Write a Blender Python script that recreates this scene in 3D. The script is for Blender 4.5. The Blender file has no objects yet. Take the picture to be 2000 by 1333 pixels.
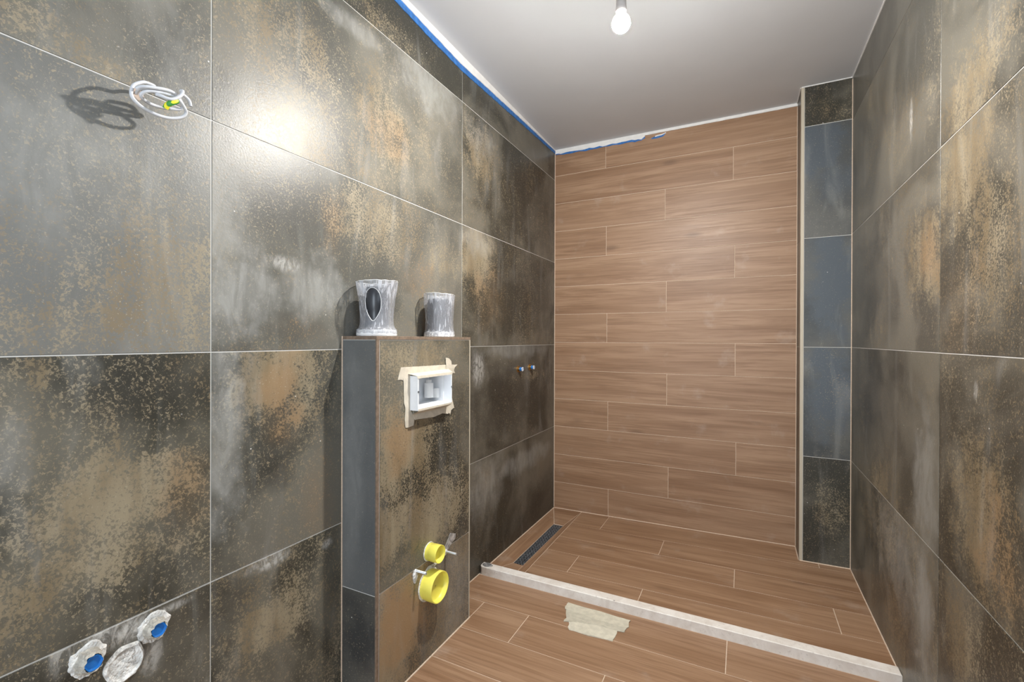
import bpy, bmesh, math, random
from mathutils import Vector, Matrix, noise
S = bpy.context.scene
# ---------------------------------------------------------------- camera, world, lights, exposure
cam_d = bpy.data.cameras.new('camera'); cam = bpy.data.objects.new('camera', cam_d)
S.collection.objects.link(cam); S.camera = cam
cam_d.sensor_width = 36.0; cam_d.lens = 897.8 / 2000 * 36; cam_d.clip_start = 0.02
yaw, pitch, roll = 0.4652, -0.0026, 0.0032
c_, s_ = math.cos(yaw), math.sin(yaw)
fw = Vector((-s_ * math.cos(pitch), c_ * math.cos(pitch), math.sin(pitch)))
rt = Vector((c_, s_, 0)); up = rt.cross(fw)
r2 = rt * math.cos(roll) + up * math.sin(roll); u2 = up * math.cos(roll) - rt * math.sin(roll)
m3 = Matrix((r2, u2, -fw)).transposed()
cam.matrix_world = Matrix.Translation((1.2346, 0.4876, 1.232)) @ m3.to_4x4()

W = bpy.data.worlds.new('world'); S.world = W; W.use_nodes = True
bg = W.node_tree.nodes['Background']; bg.inputs[0].default_value = (0.75, 0.87, 1.0, 1); bg.inputs[1].default_value = 0.4

def area(name, loc, rot, sx, sy, power, col):
    d = bpy.data.lights.new(name, 'AREA'); d.shape = 'RECTANGLE'; d.size = sx; d.size_y = sy
    d.energy = power; d.color = col
    o = bpy.data.objects.new(name, d); S.collection.objects.link(o); o.location = loc; o.rotation_euler = rot
    return o
# daylight entering by the window of the right wall (beside the camera) and by the doorway behind it
area('window_daylight', (1.93, 0.78, 1.72), (0, math.radians(90), 0), 1.05, 0.95, 6.5, (0.74, 0.87, 1.0))
area('doorway_daylight', (0.85, -1.42, 1.1), (math.radians(90), 0, 0), 0.9, 1.9, 26, (0.80, 0.90, 1.0))
BULB_STRENGTH = 2600.0
S.view_settings.view_transform = 'Standard'; S.view_settings.look = 'None'
S.view_settings.gamma = 1.0; S.view_settings.use_curve_mapping = False
S.view_settings.exposure = 0.85

# ---------------------------------------------------------------- dimensions
XR, YB, YP, XP, ZC = 1.7475, 3.641, 3.4543, 1.5165, 2.6212
BX, BY0, BY1, BZ = 0.1555, 1.642, 2.2245, 1.243      # tiled boxing
def zf(x): return 0.002 + 0.015 * x                   # shower floor falls to the drain
R = random.Random(7)
# ---------------------------------------------------------------- helpers
def link(o): S.collection.objects.link(o); return o
def mesh_obj(name, verts, faces, mat, parent=None, smooth=False, origin=None):
    if origin is None:
        n = len(verts); origin = tuple(sum(v[i] for v in verts) / n for i in range(3))
    me = bpy.data.meshes.new(name)
    me.from_pydata([tuple(v[i] - origin[i] for i in range(3)) for v in verts], [], faces)
    me.materials.append(mat)
    bm = bmesh.new(); bm.from_mesh(me); bmesh.ops.recalc_face_normals(bm, faces=bm.faces); bm.to_mesh(me); bm.free()
    if smooth:
        for f in me.polygons: f.use_smooth = True
        me.set_sharp_from_angle(angle=math.radians(50))
    o = link(bpy.data.objects.new(name, me))
    o.location = origin
    if parent is not None: o.parent = parent; o.location = Vector(origin) - parent.location
    return o
def structure(o): o['kind'] = 'structure'; return o
def tag(o, label, cat, group=None):
    o['label'] = label; o['category'] = cat
    if group: o['group'] = group
    return o
def empty(name, loc, label, cat, group=None):
    o = link(bpy.data.objects.new(name, None)); o.location = loc; o.empty_display_size = 0.05
    return tag(o, label, cat, group)
class MB:
    def __init__(s): s.v = []; s.f = []
    def add(s, vs, fs):
        b = len(s.v); s.v += [tuple(v) for v in vs]; s.f += [tuple(i + b for i in f) for f in fs]; return s
    def box(s, x0, x1, y0, y1, z0, z1):
        vs = [(x, y, z) for x in (x0, x1) for y in (y0, y1) for z in (z0, z1)]
        return s.add(vs, [(0, 1, 3, 2), (4, 6, 7, 5), (0, 4, 5, 1), (2, 3, 7, 6), (0, 2, 6, 4), (1, 5, 7, 3)])
    def tube(s, pts, rad, seg=10, cap=True, sub=4):
        P = spline(pts, sub) if sub > 1 else [Vector(p) for p in pts]
        rs = rad if callable(rad) else (lambda t: rad)
        n = None; rings = []
        for i, q in enumerate(P):
            t = (P[min(i + 1, len(P) - 1)] - P[max(i - 1, 0)]).normalized()
            if n is None: n = t.orthogonal().normalized()
            n = (n - t * n.dot(t)).normalized(); b = t.cross(n); rr = rs(i / (len(P) - 1))
            rings.append([q + (n * math.cos(a) + b * math.sin(a)) * rr for a in [2 * math.pi * k / seg for k in range(seg)]])
        return s.loft(rings, cap)
    def loft(s, rings, cap=True):
        seg = len(rings[0]); vs = [v for r in rings for v in r]; fs = []
        for i in range(len(rings) - 1):
            for k in range(seg):
                a = i * seg + k; b = i * seg + (k + 1) % seg
                fs.append((a, b, b + seg, a + seg))
        if cap: fs.append(tuple(range(seg))[::-1]); fs.append(tuple((len(rings) - 1) * seg + k for k in range(seg)))
        return s.add(vs, fs)
    def lathe(s, c, axis, prof, seg=32, cap=False, wob=None):
        # prof: list of (distance along axis, radius)
        axis = Vector(axis).normalized(); u = axis.orthogonal().normalized() if abs(axis.z) < .9 else Vector((1, 0, 0)); w = axis.cross(u)
        rings = []
        for h, r in prof:
            ring = []
            for k in range(seg):
                a = 2 * math.pi * k / seg; rr = r + (wob(h, a) if wob else 0)
                ring.append(Vector(c) + axis * h + (u * math.cos(a) + w * math.sin(a)) * rr)
            rings.append(ring)
        return s.loft(rings, cap)
    def build(s, name, mat, parent=None, smooth=False, origin=None): return mesh_obj(name, s.v, s.f, mat, parent, smooth, origin)
def spline(pts, sub):
    P = [Vector(p) for p in pts]; out = []
    for i in range(len(P) - 1):
        a, b, c, d = P[max(i - 1, 0)], P[i], P[i + 1], P[min(i + 2, len(P) - 1)]
        for k in range(sub):
            t = k / sub
            out.append(0.5 * ((2 * b) + (c - a) * t + (2 * a - 5 * b + 4 * c - d) * t * t + (3 * b - a - 3 * c + d) * t ** 3))
    out.append(P[-1]); return out
def inset(poly, d):
    n = len(poly); out = []
    A = sum(poly[i][0] * poly[(i + 1) % n][1] - poly[(i + 1) % n][0] * poly[i][1] for i in range(n)); sg = 1 if A > 0 else -1
    L = []
    for i in range(n):
        (x0, y0), (x1, y1) = poly[i], poly[(i + 1) % n]; l = math.hypot(x1 - x0, y1 - y0)
        nx, ny = -(y1 - y0) / l * sg, (x1 - x0) / l * sg
        L.append((x0 + nx * d, y0 + ny * d, x1 - x0, y1 - y0))
    for i in range(n):
        x0, y0, dx0, dy0 = L[i - 1]; x1, y1, dx1, dy1 = L[i]
        det = dx0 * dy1 - dy0 * dx1
        if abs(det) < 1e-9: out.append((x1, y1)); continue
        t = ((x1 - x0) * dy1 - (y1 - y0) * dx1) / det; out.append((x0 + dx0 * t, y0 + dy0 * t))
    return out
def piece(name, poly, place, mat, parent, gap=0.0015, depth=0.006, bev=0.0007, proud=0.0):
    """a tile or plank: poly in the plane of its surface, place(u, v, h) -> world, h outward"""
    a = inset(poly, gap); b = inset(a, bev); n = len(a)
    vs = [place(u, v, -depth) for u, v in a] + [place(u, v, proud - bev) for u, v in a] + [place(u, v, proud) for u, v in b]
    fs = [tuple(range(n))[::-1], tuple(range(2 * n, 3 * n))]
    for r in (0, n):
        for i in range(n):
            j = (i + 1) % n; fs.append((r + i, r + j, r + n + j, r + n + i))
    return mesh_obj(name, vs, fs, mat, parent)
def rect(u0, u1, v0, v1): return [(u0, v0), (u1, v0), (u1, v1), (u0, v1)]
onL = lambda u, v, h: (h, u, v)
onF = lambda u, v, h: (BX + h, u, v)
onS = lambda u, v, h: (u, BY0 - h, v)
onR = lambda u, v, h: (XR - h, u, v)
onB = lambda u, v, h: (u, YB - h, v)
onP = lambda u, v, h: (u, YP - h, v)
onQ = lambda u, v, h: (XP - h, u, v)
onG = lambda u, v, h: (u, v, h)
onW = lambda u, v, h: (u, v, zf(u) + h)

# ---------------------------------------------------------------- materials
class NT:
    def __init__(s, tree): s.t = tree; s.n = tree.nodes; s.l = tree.links
    def new(s, typ, ins=None, **kw):
        n = s.n.new(typ)
        for k, v in kw.items(): setattr(n, k, v)
        for k, v in (ins or {}).items():
            if isinstance(v, bpy.types.NodeSocket): s.l.new(v, n.inputs[k])
            else: n.inputs[k].default_value = v
        return n
    def math(s, op, a, b=0.0, c=0.0, clamp=False):
        n = s.new('ShaderNodeMath', {0: a, 1: b, 2: c}, operation=op, use_clamp=clamp); return n.outputs[0]
    def step(s, v, lo, hi, o0=0.0, o1=1.0):
        n = s.new('ShaderNodeMapRange', {0: v, 1: lo, 2: hi, 3: o0, 4: o1}, interpolation_type='SMOOTHSTEP'); return n.outputs[0]
    def noise(s, vec, scale, detail=2.0, rough=0.5, dist=0.0):
        return s.new('ShaderNodeTexNoise', {'Vector': vec, 'Scale': scale, 'Detail': detail, 'Roughness': rough, 'Distortion': dist}).outputs['Fac']
    def vscale(s, vec, sc, off=(0, 0, 0)):
        return s.new('ShaderNodeMapping', {'Vector': vec, 'Location': off, 'Scale': sc}).outputs[0]
    def mix(s, f, a, b):
        n = s.new('ShaderNodeMix', data_type='RGBA'); 
        for k, v in ((0, f), (6, a), (7, b)):
            if isinstance(v, bpy.types.NodeSocket): s.l.new(v, n.inputs[k])
            else: n.inputs[k].default_value = (tuple(v) + (1,)) if k and len(v) == 3 else v
        return n.outputs[2]
def new_mat(name):
    m = bpy.data.materials.new(name); m.use_nodes = True; t = NT(m.node_tree)
    return m, t, m.node_tree.nodes['Principled BSDF']
def plain(name, col, rough=0.5, metal=0.0, bump=0.0, bscale=60.0, var=0.0, **kw):
    m, t, b = new_mat(name)
    b.inputs['Base Color'].default_value = tuple(col) + (1,); b.inputs['Roughness'].default_value = rough; b.inputs['Metallic'].default_value = metal
    tc = t.new('ShaderNodeTexCoord').outputs['Object']
    if var:
        n = t.noise(tc, bscale * .4, 4)
        t.l.new(t.mix(t.step(n, .3, .7), [c * (1 - var) for c in col], [min(1, c * (1 + var * .6)) for c in col]), b.inputs['Base Color'])
    if bump:
        bp = t.new('ShaderNodeBump', {'Height': t.noise(tc, bscale, 4), 'Strength': 1.0, 'Distance': bump}); t.l.new(bp.outputs[0], b.inputs['Normal'])
    for k, v in kw.items(): b.inputs[k].default_value = v
    return m

# the oxidised-metal look porcelain tile: one group, driven per tile
G = bpy.data.node_groups.new('oxidised_tile', 'ShaderNodeTree')
for nm, ty in (('Vector', 'NodeSocketVector'), ('Rust', 'NodeSocketFloat'), ('Orange', 'NodeSocketFloat'), ('Haze', 'NodeSocketFloat'),
               ('Dark', 'NodeSocketFloat'), ('Speck', 'NodeSocketFloat'), ('White', 'NodeSocketFloat'), ('Blue', 'NodeSocketFloat'), ('Light', 'NodeSocketFloat')):
    G.interface.new_socket(nm, in_out='INPUT', socket_type=ty)
G.interface.new_socket('BSDF', in_out='OUTPUT', socket_type='NodeSocketShader')
t = NT(G); gi = t.n.new('NodeGroupInput'); go = t.n.new('NodeGroupOutput')
V = gi.outputs['Vector']
cloud = t.noise(V, 2.2, 4, .55, .6)
streak = t.noise(t.vscale(V, (6, 6, 1.2)), 1.6, 4, .6, .4)
fine = t.noise(V, 150, 4, .72, .6)
fine2 = t.noise(t.vscale(V, (1, 1, 1), (3.1, 7.7, 1.9)), 210, 2, .6, .4)
big = t.noise(t.vscale(V, (2, 2, 1.2), (9, 4, 2)), 1.7, 3, .55, .8)
rust = t.math('ADD', gi.outputs['Rust'], t.math('MULTIPLY', t.math('SUBTRACT', big, .5), 1.5))
dark = t.mix(t.step(cloud, .40, .62), (0.040, 0.038, 0.029), (0.135, 0.125, 0.100))
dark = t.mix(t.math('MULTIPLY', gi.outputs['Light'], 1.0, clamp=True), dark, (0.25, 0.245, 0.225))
dark = t.mix(t.math('MULTIPLY', gi.outputs['Dark'], .75, clamp=True), dark, (0.030, 0.028, 0.024))
dark = t.mix(gi.outputs['Blue'], dark, (0.088, 0.104, 0.122))  # bluish daylight painted into the tile colour
# worm-like flecks, denser where rusty
mid = t.noise(t.vscale(V, (1, 1, .8), (2, 9, 4)), 34, 4, .7, .5)
rust = t.math('ADD', rust, t.math('MULTIPLY', t.math('SUBTRACT', mid, .5), 1.5))
thr = t.math('MULTIPLY_ADD', t.math('ADD', rust, gi.outputs['Speck']), -.17, .582)
fl = t.math('SUBTRACT', fine, thr)
flm = t.step(fl, -.02, .05)
tanc = t.mix(t.step(streak, .35, .65), (0.210, 0.158, 0.092), (0.33, 0.275, 0.185))
tanc = t.mix(t.math('MULTIPLY', gi.outputs['Orange'], .8, clamp=True), tanc, (0.36, 0.225, 0.115))
col = t.mix(t.math('MULTIPLY', flm, .72), dark, tanc)
wash = t.math('MULTIPLY', t.step(rust, .1, 1.1), .30)
col = t.mix(wash, col, tanc)
col = t.mix(t.math('MULTIPLY', gi.outputs['Orange'], t.step(streak, .3, .7, .05, .32), clamp=True), col, (0.28, 0.180, 0.095))
spk = t.step(fine2, .64, .72)
col = t.mix(t.math('MULTIPLY', spk, t.math('MULTIPLY_ADD', gi.outputs['Speck'], .5, .45), clamp=True), col, (0.42, 0.37, 0.28))
hz = t.math('MULTIPLY', gi.outputs['Haze'], t.step(t.noise(t.vscale(V, (3, 3, 1), (5, 1, 3)), 7, 5, .65, 1.2), .3, .7, .45, 1.0), clamp=True)
amb = t.math('MULTIPLY', t.step(t.noise(t.vscale(V, (4, 4, .8), (1, 5, 8)), 2.2, 5, .6, 1.0), .52, .78), .30)
hz = t.math('MAXIMUM', hz, amb)
col = t.mix(t.math('MULTIPLY', hz, .76), col, (0.40, 0.40, 0.38))
wn = t.step(t.noise(t.vscale(V, (1, 1, .5), (2, 2, 2)), 40, 5, .7, 1.5), .38, .62, .2, 1.0)
col = t.mix(t.math('MULTIPLY', gi.outputs['White'], wn, clamp=True), col, (0.60, 0.59, 0.56))
dots = t.step(t.new('ShaderNodeTexVoronoi', {'Vector': V, 'Scale': 22.0, 'Randomness': 1.0}).outputs['Distance'], .055, .035)
dsel = t.step(t.noise(V, 9, 1), .60, .64)
col = t.mix(t.math('MULTIPLY', dots, dsel), col, (0.62, 0.6, 0.56))
rgh = t.math('ADD', t.math('MULTIPLY_ADD', flm, .08, .355), t.math('MULTIPLY', hz, .12))
bh = t.math('ADD', t.math('MULTIPLY', fine, .6), t.math('MULTIPLY', fine2, .5))
bp = t.new('ShaderNodeBump', {'Height': bh, 'Strength': 1.0, 'Distance': .0006})
pb = t.new('ShaderNodeBsdfPrincipled', {'Base Color': col, 'Roughness': rgh, 'Normal': bp.outputs[0], 'IOR': 1.45})
t.l.new(pb.outputs[0], go.inputs[0])

# shapes of the printed clouds, rust, dried cleaning residue and painted-in bluish daylight, per tile: kind, centre and radii in metres on its wall, strength
BLOBS = {
    'Lc0r3': [('r',0.9,1.85,0.069,0.051,0.5),('r',0.97,1.82,0.07,0.044,0.5),('d',1.07,1.95,0.095,0.072,0.3)],
    'Lc0r2': [('h',0.89,1.6,0.129,0.172,0.4),('r',0.87,1.25,0.131,0.06,0.45),('s',1.11,1.36,0.134,0.197,0.6)],
    'Lc0r1': [('d',1.04,1.12,0.173,0.105,0.6),('r',1.02,0.89,0.198,0.081,0.8),('r',0.98,0.74,0.242,0.061,0.6),('r',0.87,1.17,0.043,0.04,0.4),('h',0.84,1.0,0.034,0.126,0.5),('o',1.15,0.85,0.06,0.102,0.5)],
    'Lc0r0': [('d',1.07,0.52,0.217,0.145,0.5),('w',1.03,0.57,0.044,0.029,0.9),('w',1.07,0.49,0.026,0.048,0.5),('w',1.11,0.58,0.044,0.01,0.6),('w',0.91,0.59,0.024,0.042,0.5),('w',0.98,0.59,0.036,0.016,0.8)],
    'Lc1r3': [('s',1.42,2.16,0.213,0.185,0.6),('s',1.5,1.84,0.194,0.194,0.6),('o',1.87,2.02,0.131,0.08,0.5),('r',1.82,2.07,0.165,0.174,0.5),('h',2.14,2.37,0.224,0.135,0.7),('h',1.71,2.34,0.148,0.037,0.6)],
    'Lc1r2': [('h',1.22,1.54,0.079,0.161,0.6),('h',1.27,1.36,0.128,0.125,0.8),('h',1.54,1.39,0.121,0.1,0.7),('w',1.42,1.46,0.061,0.023,0.5),('s',1.82,1.67,0.309,0.155,0.7),('o',2.05,1.49,0.103,0.076,0.9),('o',1.47,1.27,0.102,0.048,0.8),('o',1.6,1.63,0.043,0.103,0.5),('d',1.43,1.64,0.195,0.093,0.5),('r',2.26,1.62,0.124,0.142,0.5)],
    'Lc1r1': [('h',1.24,1.02,0.061,0.274,0.8),('r',1.34,1.13,0.095,0.132,1.0),('o',1.41,1.04,0.069,0.154,0.8),('s',1.46,1.11,0.11,0.127,0.8),('d',1.39,0.87,0.084,0.091,0.7),('o',1.55,0.73,0.061,0.185,0.8),('w',1.38,0.58,0.082,0.021,0.5)],
    'Lc1r0': [('d',1.26,0.52,0.084,0.083,0.7),('r',1.39,0.41,0.135,0.091,0.8),('w',1.37,0.58,0.065,0.021,0.7),('w',1.58,0.55,0.021,0.017,0.6)],
    'Lc2r3': [('r',2.58,2.21,0.213,0.161,0.8),('d',3.32,2.07,0.392,0.308,0.7),('h',2.58,2.29,0.159,0.107,0.4)],
    'Lc2r2': [('r',2.53,1.67,0.18,0.185,0.9),('h',2.53,1.75,0.154,0.079,0.5),('o',2.7,1.44,0.173,0.169,0.6),('d',3.25,1.52,0.374,0.302,0.8)],
    'Lc2r1': [('d',3.02,0.9,0.673,0.283,0.8),('h',3.02,1.17,0.437,0.05,0.6),('w',2.56,1.07,0.063,0.08,0.6),('r',3.17,1.0,0.317,0.033,0.5)],
    'Lc2r0': [('h',2.62,0.42,0.219,0.165,0.6),('h',3.1,0.47,0.46,0.064,0.6),('o',3.47,0.39,0.169,0.108,0.5),('d',3.34,0.07,0.352,0.208,0.8),('o',2.62,0.49,0.109,0.069,0.6)],
    'Lc2r4': [('r',3.24,2.55,0.246,0.033,0.4)],
    'Lc1r4': [('r',1.87,2.43,0.175,0.079,0.6)],
    'Ff1': [('d',1.97,0.76,0.204,0.242,0.4),('s',1.81,1.16,0.203,0.056,0.6),('r',1.78,0.84,0.169,0.183,0.9),('o',1.76,0.88,0.081,0.108,0.7),('r',1.94,0.57,0.266,0.139,1.0),('r',1.7,0.55,0.102,0.105,0.9)],
    'Ff0': [('o',1.79,0.25,0.198,0.166,1.0),('r',1.73,0.19,0.186,0.161,0.9),('h',2.12,0.18,0.117,0.195,0.5),('o',1.71,0.36,0.077,0.07,0.8)],
    'Ss0': [('d',0.08,0.22,0.116,0.138,0.8)],
    'Ss1': [('d',0.11,0.57,0.068,0.137,0.3),('h',0.05,0.82,0.047,0.348,0.3)],
    'Rc0r3': [('h',3.18,2.63,0.314,0.295,0.3),('r',2.56,1.97,0.293,0.109,0.4),('w',2.51,1.99,0.016,0.062,0.8)],
    'Rc0r2': [('r',2.4,1.49,0.192,0.149,0.8),('o',2.33,1.5,0.087,0.079,0.6),('d',3.06,1.52,0.382,0.278,0.3)],
    'Rc0r1': [('d',3.05,0.97,0.481,0.253,0.6),('r',2.83,0.64,0.23,0.124,0.6),('h',2.36,0.78,0.114,0.209,0.6)],
    'Rc0r0': [('h',2.66,0.44,0.258,0.171,0.6),('h',2.38,0.36,0.093,0.211,0.8),('o',2.65,0.26,0.192,0.17,0.5),('r',2.87,0.44,0.238,0.126,0.4)],
    'Rc1r3': [('r',2.1,1.86,0.16,0.108,0.6),('s',1.96,1.94,0.182,0.085,0.5)],
    'Rc1r2': [('r',2.09,1.66,0.193,0.162,0.7),('s',1.9,1.42,0.141,0.173,0.6),('o',2.12,1.32,0.133,0.165,0.3)],
    'Rc1r1': [('o',1.89,0.76,0.092,0.126,0.8),('r',1.99,0.82,0.165,0.162,0.7),('d',1.87,1.03,0.135,0.101,0.4),('w',2.01,1.11,0.011,0.023,0.6)],
    'Rc1r0': [('r',2.11,0.44,0.13,0.122,0.5)],
    'Pr4': [('d',1.64,2.59,0.137,0.055,0.6),('r',1.65,2.47,0.114,0.082,0.3)],
    'Pr3': [('b',1.6,2.27,0.116,0.166,0.8),('b',1.67,2.1,0.113,0.109,0.5)],  # blue patches here and below: cool daylight painted onto the pillar tiles
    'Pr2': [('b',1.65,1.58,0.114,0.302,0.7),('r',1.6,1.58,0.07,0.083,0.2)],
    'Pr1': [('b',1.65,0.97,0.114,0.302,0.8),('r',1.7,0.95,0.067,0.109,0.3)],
    'Pr0': [('r',1.65,0.34,0.114,0.137,0.5),('d',1.65,0.12,0.137,0.11,0.4)],
}

KIND = {'r': 'Rust', 'o': 'Orange', 'h': 'Haze', 'd': 'Dark', 's': 'Speck', 'w': 'White', 'b': 'Blue'}
def tile_mat(key, axis, centre, base=None):
    """axis 1: surface spanned by y,z; axis 0: by x,z"""
    m = bpy.data.materials.new('tile_' + key.lower()); m.use_nodes = True; t = NT(m.node_tree)
    t.n.remove(m.node_tree.nodes['Principled BSDF']); out = m.node_tree.nodes['Material Output']
    tc = t.new('ShaderNodeTexCoord').outputs['Object']
    rr = random.Random(key)
    seed = (rr.uniform(-20, 20), rr.uniform(-20, 20), rr.uniform(-20, 20))
    g = t.new('ShaderNodeGroup', node_tree=G)
    t.l.new(t.vscale(tc, (1, 1, 1), seed), g.inputs['Vector']); t.l.new(g.outputs[0], out.inputs['Surface'])
    acc = {}
    wob = t.new('ShaderNodeTexNoise', {'Vector': t.vscale(tc, (1, 1, 1), seed), 'Scale': 9.0, 'Detail': 4.0, 'Roughness': .65})
    base = dict(base or {})
    for kd, cu, cv, ru, rv, st in BLOBS.get(key, []):
        sc = [1e-4] * 3; sc[axis] = 1 / ru; sc[2] = 1 / rv
        loc = [0, 0, 0]; loc[axis] = -(cu - centre[0]) / ru; loc[2] = -(cv - centre[1]) / rv
        ln = t.new('ShaderNodeVectorMath', {0: t.vscale(tc, sc, loc)}, operation='LENGTH').outputs['Value']
        am = .5 if kd == 'w' else 1.5
        f = t.step(t.math('MULTIPLY_ADD', t.math('SUBTRACT', wob.outputs['Fac'], .5), am * 1.6, ln), 1.45, .25, 0, st)
        k = KIND[kd]
        acc[k] = f if k not in acc else t.math('MAXIMUM', acc[k], f)
    for k in set(list(acc) + list(base)):
        if k in acc and k in base: t.l.new(t.math('ADD', acc[k], base[k]), g.inputs[k])
        elif k in acc: t.l.new(acc[k], g.inputs[k])
        else: g.inputs[k].default_value = base[k]
    return m
def wood_mat(name, axis=0, tint=.88):
    m, t, b = new_mat(name)
    tc = t.new('ShaderNodeTexCoord').outputs['Object']; rnd = t.new('ShaderNodeObjectInfo').outputs['Random']
    off = t.new('ShaderNodeCombineXYZ', {0: t.math('MULTIPLY', rnd, 37.0), 1: t.math('MULTIPLY', rnd, 91.0), 2: t.math('MULTIPLY', rnd, 53.0)}).outputs[0]
    V = t.new('ShaderNodeVectorMath', {0: tc, 1: off}, operation='ADD').outputs[0]
    s1 = [14, 14, 14]; s1[axis] = .9; s2 = [95, 95, 95]; s2[axis] = 3.2; s3 = [5, 5, 5]; s3[axis] = 1.2
    a = t.noise(t.vscale(V, s1), 1.0, 5, .62, 1.1); f = t.noise(t.vscale(V, s2), 1.0, 3, .6, .3); c = t.noise(t.vscale(V, s3), 1.0, 3, .5, .5)
    k = lambda *c: tuple(x * tint for x in c)
    col = t.mix(t.step(a, .34, .68), k(.300, .168, .092), k(.430, .265, .160))
    col = t.mix(t.math('MULTIPLY', t.step(f, .46, .66), .50), col, k(.22, .118, .062))
    col = t.mix(t.math('MULTIPLY', t.step(c, .45, .7), .32), col, k(.46, .295, .185))
    s4 = [9, 9, 9]; s4[axis] = 3
    kn = t.new('ShaderNodeTexVoronoi', {'Vector': t.vscale(V, s4), 'Scale': .55}).outputs['Distance']
    col = t.mix(t.math('MULTIPLY', t.step(kn, .13, .03), .5), col, k(.15, .085, .05))
    dust = t.math('MULTIPLY', t.step(t.noise(V, 6, 4, .6), .58, .75), .18)
    col = t.mix(dust, col, (.55, .48, .42))
    t.l.new(col, b.inputs['Base Color']); t.l.new(t.math('MULTIPLY_ADD', f, .2, .36), b.inputs['Roughness'])
    bp = t.new('ShaderNodeBump', {'Height': f, 'Strength': .6, 'Distance': .0006}); t.l.new(bp.outputs[0], b.inputs['Normal'])
    return m
wood = wood_mat('wood_look_tile'); wood_y = wood_mat('wood_look_tile_lengthwise', 1); wood_z = plain('wood_look_edge', (.20, .145, .105), .5, bump=.0004, bscale=200, var=.25); wood_e = wood_z
grout_grey = plain('grey_grout', (.62, .61, .58), .85, bump=.0004, bscale=300)
grout_beige = plain('beige_grout', (.66, .52, .40), .85, bump=.0004, bscale=300, var=.1)
plaster = plain('plaster', (.74, .73, .70), .8, bump=.004, bscale=70, var=.14)
ceil_m = plain('ceiling_paint', (.60, .61, .63), .75, bump=.0006, bscale=12, var=.015)
white_caulk = plain('white_caulk', (.82, .81, .79), .6, bump=.001, bscale=60, var=.05)
blue_tape = plain('blue_tape', (.035, .165, .47), .55, bump=.001, bscale=120, var=.25)
masking = plain('masking_tape', (.60, .56, .45), .6, bump=.0012, bscale=90, var=.12)
masking_b = plain('worn_masking_tape', (.53, .495, .40), .6, bump=.0012, bscale=90, var=.12)
masking_c = plain('creased_masking_tape', (.64, .60, .49), .6, bump=.0012, bscale=90, var=.12)
masking_w = plain('pale_masking_tape', (.62, .56, .46), .6, bump=.0012, bscale=90, var=.10)
rough_plaster = plain('crumbly_plaster', (.60, .56, .49), .9, bump=.010, bscale=150, var=.3)
white_plaster = plain('smeared_plaster', (.80, .79, .76), .85, bump=.008, bscale=130, var=.3)
blue_plastic = plain('blue_plastic', (.015, .16, .50), .35, bump=.0005, bscale=200)
yellow = plain('yellow_plastic', (.86, .78, .13), .38)
steel = plain('zinc_plated_steel', (.55, .57, .58), .3, 1.0)
dark_steel = plain('dark_grate_steel', (.30, .32, .35), .35, .7, bump=.0005, bscale=300, var=.5)
cable_m = plain('grey_cable_sheath', (.60, .61, .64), .42)
white_plastic = plain('white_plastic', (.80, .81, .82), .45)
foam_white = plain('white_foam', (.83, .85, .88), .55, bump=.001, bscale=60)
dark_cyl = plain('charcoal_plastic', (.035, .038, .045), .28)
beige_trim = plain('beige_trim_profile', (.52, .46, .36), .45)
brass = plain('brass', (.55, .33, .12), .35, 1.0)
black = plain('black_void', (.01, .01, .01), .9)
rear_paint = plain('rear_plaster_paint', (.62, .62, .61), .8)

# ---------------------------------------------------------------- the setting
ZJ = [0.0, .5985, 1.1975, 1.800, 2.402, ZC]
YJ = [-1.2, 0.003, 1.2045, 2.3975, YB]
wl = structure(MB().box(-.12, -.0016, -1.3, YB + .12, -.02, ZC).build('wall_left', grout_grey, origin=(0, 0, 0)))
LB = {'c0r3': dict(Light=.25), 'c0r2': dict(Light=.55, Blue=.12), 'c0r1': dict(Rust=.1), 'c0r0': {}, 'c0r4': {},  # the blue share of c0r2 paints daylight reflected in that tile
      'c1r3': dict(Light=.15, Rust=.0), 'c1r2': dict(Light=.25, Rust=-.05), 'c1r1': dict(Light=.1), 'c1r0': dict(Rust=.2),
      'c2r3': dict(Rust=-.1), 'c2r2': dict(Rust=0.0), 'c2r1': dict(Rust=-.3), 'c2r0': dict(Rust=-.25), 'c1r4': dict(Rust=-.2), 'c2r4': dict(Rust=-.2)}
for c in range(-1, 3):
    for r in range(5):
        u0, u1 = YJ[c + 1], YJ[c + 2]; v0, v1 = ZJ[r], ZJ[r + 1]
        if c == 2 and r == 0: poly = [(u0, 0), (2.62, 0), (u1, .0), (u1, v1), (u0, v1)]; poly = rect(u0, u1, 0, v1)
        else: poly = rect(u0, u1, v0, v1)
        key = 'Lc%dr%d' % (c, r); cen = [(u0 + u1) / 2, (v0 + v1) / 2]
        if r == 4: cen[1] = (v0 + v1) / 2
        piece('tile', poly, onL, tile_mat(key, 1, cen, LB.get('c%dr%d' % (c, r))), wl)
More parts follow.
